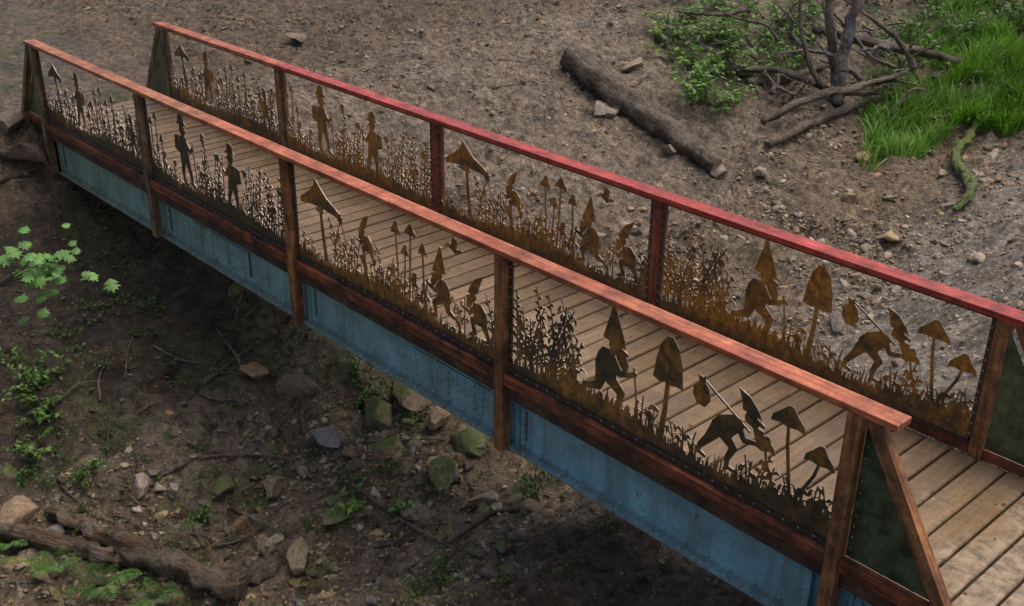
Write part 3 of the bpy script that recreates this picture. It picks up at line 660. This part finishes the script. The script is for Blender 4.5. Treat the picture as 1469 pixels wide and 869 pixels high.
def p1():
    F_=Fld(); base(F_,1,.10,.17); umbrella(F_,.45,.12,.66,.42,.2); stander(F_,1.12,.16,.70,-1)
    for q,h in ((1.62,.68),(1.78,.74),(1.93,.62),(2.1,.7)): cone(F_,q,.12,h,.10,.07,.03,.009)
    stander(F_,2.55,.15,.5); plants(F_,3,[(.05,.9,11,.2,.5,[0,1,4]),(.65,.95,4,.3,.6,[0,3]),(1.3,2.35,18,.2,.6,[0,1,3,4]),(2.3,2.84,8,.3,.66,[0,1,4])]); return F_
def p2():
    F_=Fld(); base(F_,2,.10,.16)
    for q,h in ((.08,.66),(.2,.74),(.3,.5)): cone(F_,q,.12,h,.10,.08,.02,.010)
    stander(F_,.82,.14,.80,1); stander(F_,1.82,.13,.72,-1)
    plants(F_,5,[(.05,.6,8,.15,.42,[0,1,4]),(1.12,1.55,8,.4,.78,[0,3,4]),(1.05,1.6,8,.15,.35,[0,1]),(2.05,2.84,16,.25,.7,[0,1,1,4])]); return F_
def p3():
    F_=Fld(); base(F_,3.3,.08,.17); umbrella(F_,.42,.12,.62,.62,.27); croucher(F_,1.12,.3,.47,-1); F_.chain([(1.08,.12,.03),(1.1,.25,.025),(1.06,.32,.04)])
    cone(F_,1.56,.12,.72,.14,.11,-.03,.010); cone(F_,1.76,.12,.76,.16,.10,.04,.011); cone(F_,1.92,.12,.64,.12,.10,-.02,.010); cone(F_,1.68,.12,.56,.11,.09,.03,.010)
    walker(F_,2.14,.13,.64,-1); croucher(F_,2.6,.12,.58,-1)
    F_.chain([(2.2,.8,.004),(2.26,.84,.014),(2.34,.80,.022),(2.42,.82,.008)]); F_.poly([(2.28,.82),(2.36,.81),(2.36,.9),(2.31,.92)])
    plants(F_,8,[(.1,.4,3,.12,.25,[0,1]),(.6,.98,9,.2,.55,[0,1,4]),(1.22,1.55,7,.2,.5,[0,1,1]),(1.5,2.0,9,.15,.4,[0,1,4]),(2.34,2.46,2,.15,.4,[1,0]),(2.76,2.84,3,.3,.5,[1,0])]); return F_
def p4():
    F_=Fld(); base(F_,4.9,.08,.18)
    walker(F_,1.04,.14,.80,1); bell(F_,1.54,.12,.56,.26,.34,.03); carrier(F_,2.08,.14,.66,1)
    cone(F_,2.48,.12,.66,.26,.14,-.08,.013); cone(F_,2.34,.12,.42,.16,.10,-.12,.010); cone(F_,2.72,.12,.50,.22,.13,.16,.012)
    for q in ((1.4,.24),(2.72,.22),(1.44,.31),(2.64,.26),(2.78,.24)):
        F_.cap(q[0],.1,.004,q[0],q[1],.004); F_.cap(q[0]-.03,q[1],.014,q[0],q[1]+.01,.020); F_.cap(q[0]+.03,q[1],.014,q[0],q[1]+.01,.020)
    plants(F_,11,[(.05,.24,4,.45,.8,[2,0]),(.2,.72,13,.3,.76,[1,0,1]),(.05,.74,12,.12,.38,[0,1,4]),(1.24,1.44,4,.12,.30,[0,1]),(1.62,1.82,5,.1,.28,[0,1]),(2.2,2.34,4,.15,.34,[1,0]),(2.36,2.64,6,.1,.28,[0,1]),(2.7,2.84,3,.15,.35,[0,1])]); return F_
def march(F_,name):
    f_=F_.f; V=[];Fq=[];vd={}
    def gv(i,j):
        k=(i,j)
        if k not in vd: vd[k]=len(V); V.append((F_.x[i],0,F_.y[j]))
        return vd[k]
    def ev(i,j,i2,j2):
        if (i2,j2)<(i,j): i,j,i2,j2=i2,j2,i,j
        k=(i,j,i2,j2)
        if k not in vd:
            a,b=f_[i,j],f_[i2,j2]; t=min(max(a/(a-b),.03),.97); vd[k]=len(V)
            V.append((F_.x[i]+(F_.x[i2]-F_.x[i])*t,0,F_.y[j]+(F_.y[j2]-F_.y[j])*t))
        return vd[k]
    inn=f_<0; cnt=inn[:-1,:-1].astype(int)+inn[1:,:-1]+inn[1:,1:]+inn[:-1,1:]
    for i,j in np.argwhere(cnt>0):
        i=int(i);j=int(j); cs=[(i,j),(i+1,j),(i+1,j+1),(i,j+1)]
        if cnt[i,j]==4: Fq.append([gv(*c) for c in cs]); continue
        pl=[]
        for k in range(4):
            a=cs[k];b=cs[(k+1)%4]
            if inn[a]: pl.append(gv(*a))
            if inn[a]!=inn[b]: pl.append(ev(*a,*b))
        Fq.append(pl)
    me=bpy.data.meshes.new(name); me.from_pydata(V,[],Fq); me.materials.append(M_steel); me.materials.append(M_edge); return me
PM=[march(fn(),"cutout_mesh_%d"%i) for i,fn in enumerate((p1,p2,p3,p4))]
def railing(y,s,tag):
    E=bpy.data.objects.new("railing_"+tag,None); COL.objects.link(E); E.parent=BR
    yc=y+s*.03
    for i in range(5):
        mt=[M_postd,M_postd,M_post,M_post,M_post][i] if s<0 else [M_postd,M_post,M_postr,M_postr,M_post][i]
        beam("post_%d"%i,(i*SP,yc,-.63 if s<0 else -.6),(i*SP,yc,RZ-.047),.09,.095,mt,E,up=(1,0,0))
    cuts=[-.15,4.55,8.3,12.27] if s<0 else [-.15,3.06,7.6,12.27]
    ms=[M_railo,M_railm,M_railm] if s<0 else [M_railm,M_railr,M_railr]
    for k in range(3): beam("top_rail_%d"%k,(cuts[k]+.002,y+s*.015,RZ-.022),(cuts[k+1]-.002,y+s*.015,RZ-.022),.15,.044,ms[k],E,bev=.006)
    pts=[]
    for i in range(4):
        x0=i*SP+.05; x1=(i+1)*SP-.05
        beam("bottom_rail_%d"%i,(x0,yc,.035),(x1,yc,.035),.07,.085,M_sill,E)
        box("bottom_angle_%d"%i,(x0+.001,y-.022,.0805),(x1-.001,y+.022,.094),M_dark,E,.002)
        box("bottom_angle_leg_%d"%i,(x0+.002,y+s*.016-.005,.0945),(x1-.002,y+s*.016+.005,.128),M_dark,E,.002)
        box("top_angle_%d"%i,(x0+.001,y-.016,1.055),(x1-.001,y+.016,1.0825),M_dark,E,.002)
        for xx in (x0+.016,x1-.016):
            box("side_angle_%d"%i,(xx-.0155,y-.010,.1285),(xx+.0155,y+.010,1.054),M_dark,E,.002)
            for k in range(11): pts.append((xx,y+s*.012,.16+k*.083)); pts.append((xx,y-s*.012,.16+k*.083))
        for k in range(1,26): pts.append((x0+k*(x1-x0)/26,y+s*.023,.113))
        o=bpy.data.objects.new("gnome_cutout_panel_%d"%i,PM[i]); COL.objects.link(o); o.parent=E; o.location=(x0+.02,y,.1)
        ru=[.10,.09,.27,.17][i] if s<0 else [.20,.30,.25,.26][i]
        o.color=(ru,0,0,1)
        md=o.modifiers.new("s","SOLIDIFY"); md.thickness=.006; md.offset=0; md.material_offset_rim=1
    bolts("bolts",pts,.008,M_bolt,E)
    for e,sx in ((0,-1),(4,1)):
        xe=e*SP; mt=M_post if e else M_postd
        beam("brace_%d"%e,(xe+sx*.10,yc,RZ-.05),(xe+sx*.80,yc,-.08),.075,.085,mt,E)
        beam("brace_sill_%d"%e,(xe+sx*.05,yc,.035),(xe+sx*.70,yc,.035),.07,.085,M_sill,E)
        bm=bmesh.new(); vs=[bm.verts.new((xe+sx*a,y+b,c)) for b in (-.003,.003) for a,c in ((.052,.085),(.052,1.0),(.64,.085))]
        bm.faces.new(vs[:3]);bm.faces.new(vs[3:][::-1])
        for k in range(3): bm.faces.new((vs[k],vs[(k+1)%3],vs[3+(k+1)%3],vs[3+k]))
        bmesh.ops.recalc_face_normals(bm,faces=bm.faces[:])
        me=bpy.data.meshes.new("end_sheet"); bm.to_mesh(me); bm.free(); link(me,"end_sheet_%d"%e,M_mesh,E)
        bolts("end_bolts",[(xe+sx*.075,y+s*.005,.15+k*.08) for k in range(10)],.008,M_bolt,E)
    beam("edge_beam",(-.7,y,-.085),(13.4,y,-.085),.05,.11,M_under,E)
railing(0,-1,"near"); railing(W,1,"far")
def girder(y,s,tag):
    E=bpy.data.objects.new("girder_"+tag,None); COL.objects.link(E); E.parent=BR
    yo=y-s*.02; yw=y-s*.085; yi=y-s*.16; x0,x1=.12,13.3
    lo=lambda a,b:(min(a,b),max(a,b))
    def bx(n,xa,xb,ya,yb,za,zb,bev=.003,mt=M_paint): a,b=lo(ya,yb); return box(n,(xa,a,za),(xb,b,zb),mt,E,bev)
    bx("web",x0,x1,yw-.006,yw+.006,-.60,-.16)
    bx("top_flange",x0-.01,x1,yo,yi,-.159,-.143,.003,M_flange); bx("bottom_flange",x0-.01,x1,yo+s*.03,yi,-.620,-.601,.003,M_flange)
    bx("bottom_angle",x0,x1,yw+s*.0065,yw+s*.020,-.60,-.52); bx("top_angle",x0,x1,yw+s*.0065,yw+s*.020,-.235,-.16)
    pts=[]
    for i in range(5):
        for dx in (-.17,.12):
            xx=i*SP+dx
            if xx<x0: continue
            bx("stiffener",xx,xx+.012,yo-s*.003,yw+s*.021,-.599,-.16,.002); bx("stiffener_leg",xx+.0125 if dx>0 else xx-.0505,xx+.0625 if dx>0 else xx-.0005,yw+s*.0205,yw+s*.030,-.598,-.162,.002)
            for k in range(6): pts.append((xx+(.04 if dx>0 else -.025),yw+s*.034,-.55+k*.068))
    for cx,w in ((4.35,1.2),(8.28,1.15)):
        bx("splice_plate",cx-w/2,cx+w/2,yw+s*.0205,yw+s*.032,-.515,-.24)
        for a in range(10):
            for b in range(4): pts.append((cx-w/2+.07+a*(w-.14)/9,yw+s*.036,-.48+b*.068))
    for a in range(66): pts.append((x0+.1+a*.2,yw+s*.024,-.56)); pts.append((x0+.1+a*.2,yw+s*.024,-.20))
    for a in range(66): pts.append((x0+.1+a*.2,yo+s*.012,-.598))
    bolts("rivets",pts,.019,M_paint,E)
girder(0,-1,"near"); girder(W,1,"far")
for i in range(5): box("cross_beam_%d"%i,(i*SP+.3,.19,-.50),(i*SP+.4,W-.19,-.215),M_paint,BR)
box("abutment_seat",(-.8,.05,-.95),(.05,W-.05,-.205),M_under,BR,.02)

# ------------------------------------------------------------- light
w=bpy.data.worlds.new("World"); scene.world=w; w.use_nodes=True; nt=w.node_tree
sky=nt.nodes.new("ShaderNodeTexSky"); sky.sky_type='NISHITA'; sky.sun_disc=False
el=math.radians(70)
sky.sun_elevation=el; sky.dust_density=6; sky.ozone_density=.2; sky.air_density=1.0
sd=Vector((.15,.5,0)).normalized()*math.cos(el)+Vector((0,0,math.sin(el)))
sky.sun_rotation=math.atan2(sd.x,sd.y)
nt.links.new(sky.outputs[0],nt.nodes["Background"].inputs[0]); nt.nodes["Background"].inputs[1].default_value=.15
sl=bpy.data.lights.new("sun","SUN"); sl.energy=1.35; sl.angle=math.radians(55); sl.color=(1,.92,.80)
so=bpy.data.objects.new("sun",sl); COL.objects.link(so); so.rotation_euler=sd.to_track_quat('Z','Y').to_euler(); so.location=(0,0,20)
scene.view_settings.view_transform='Standard'; scene.view_settings.look='None'; scene.view_settings.exposure=0
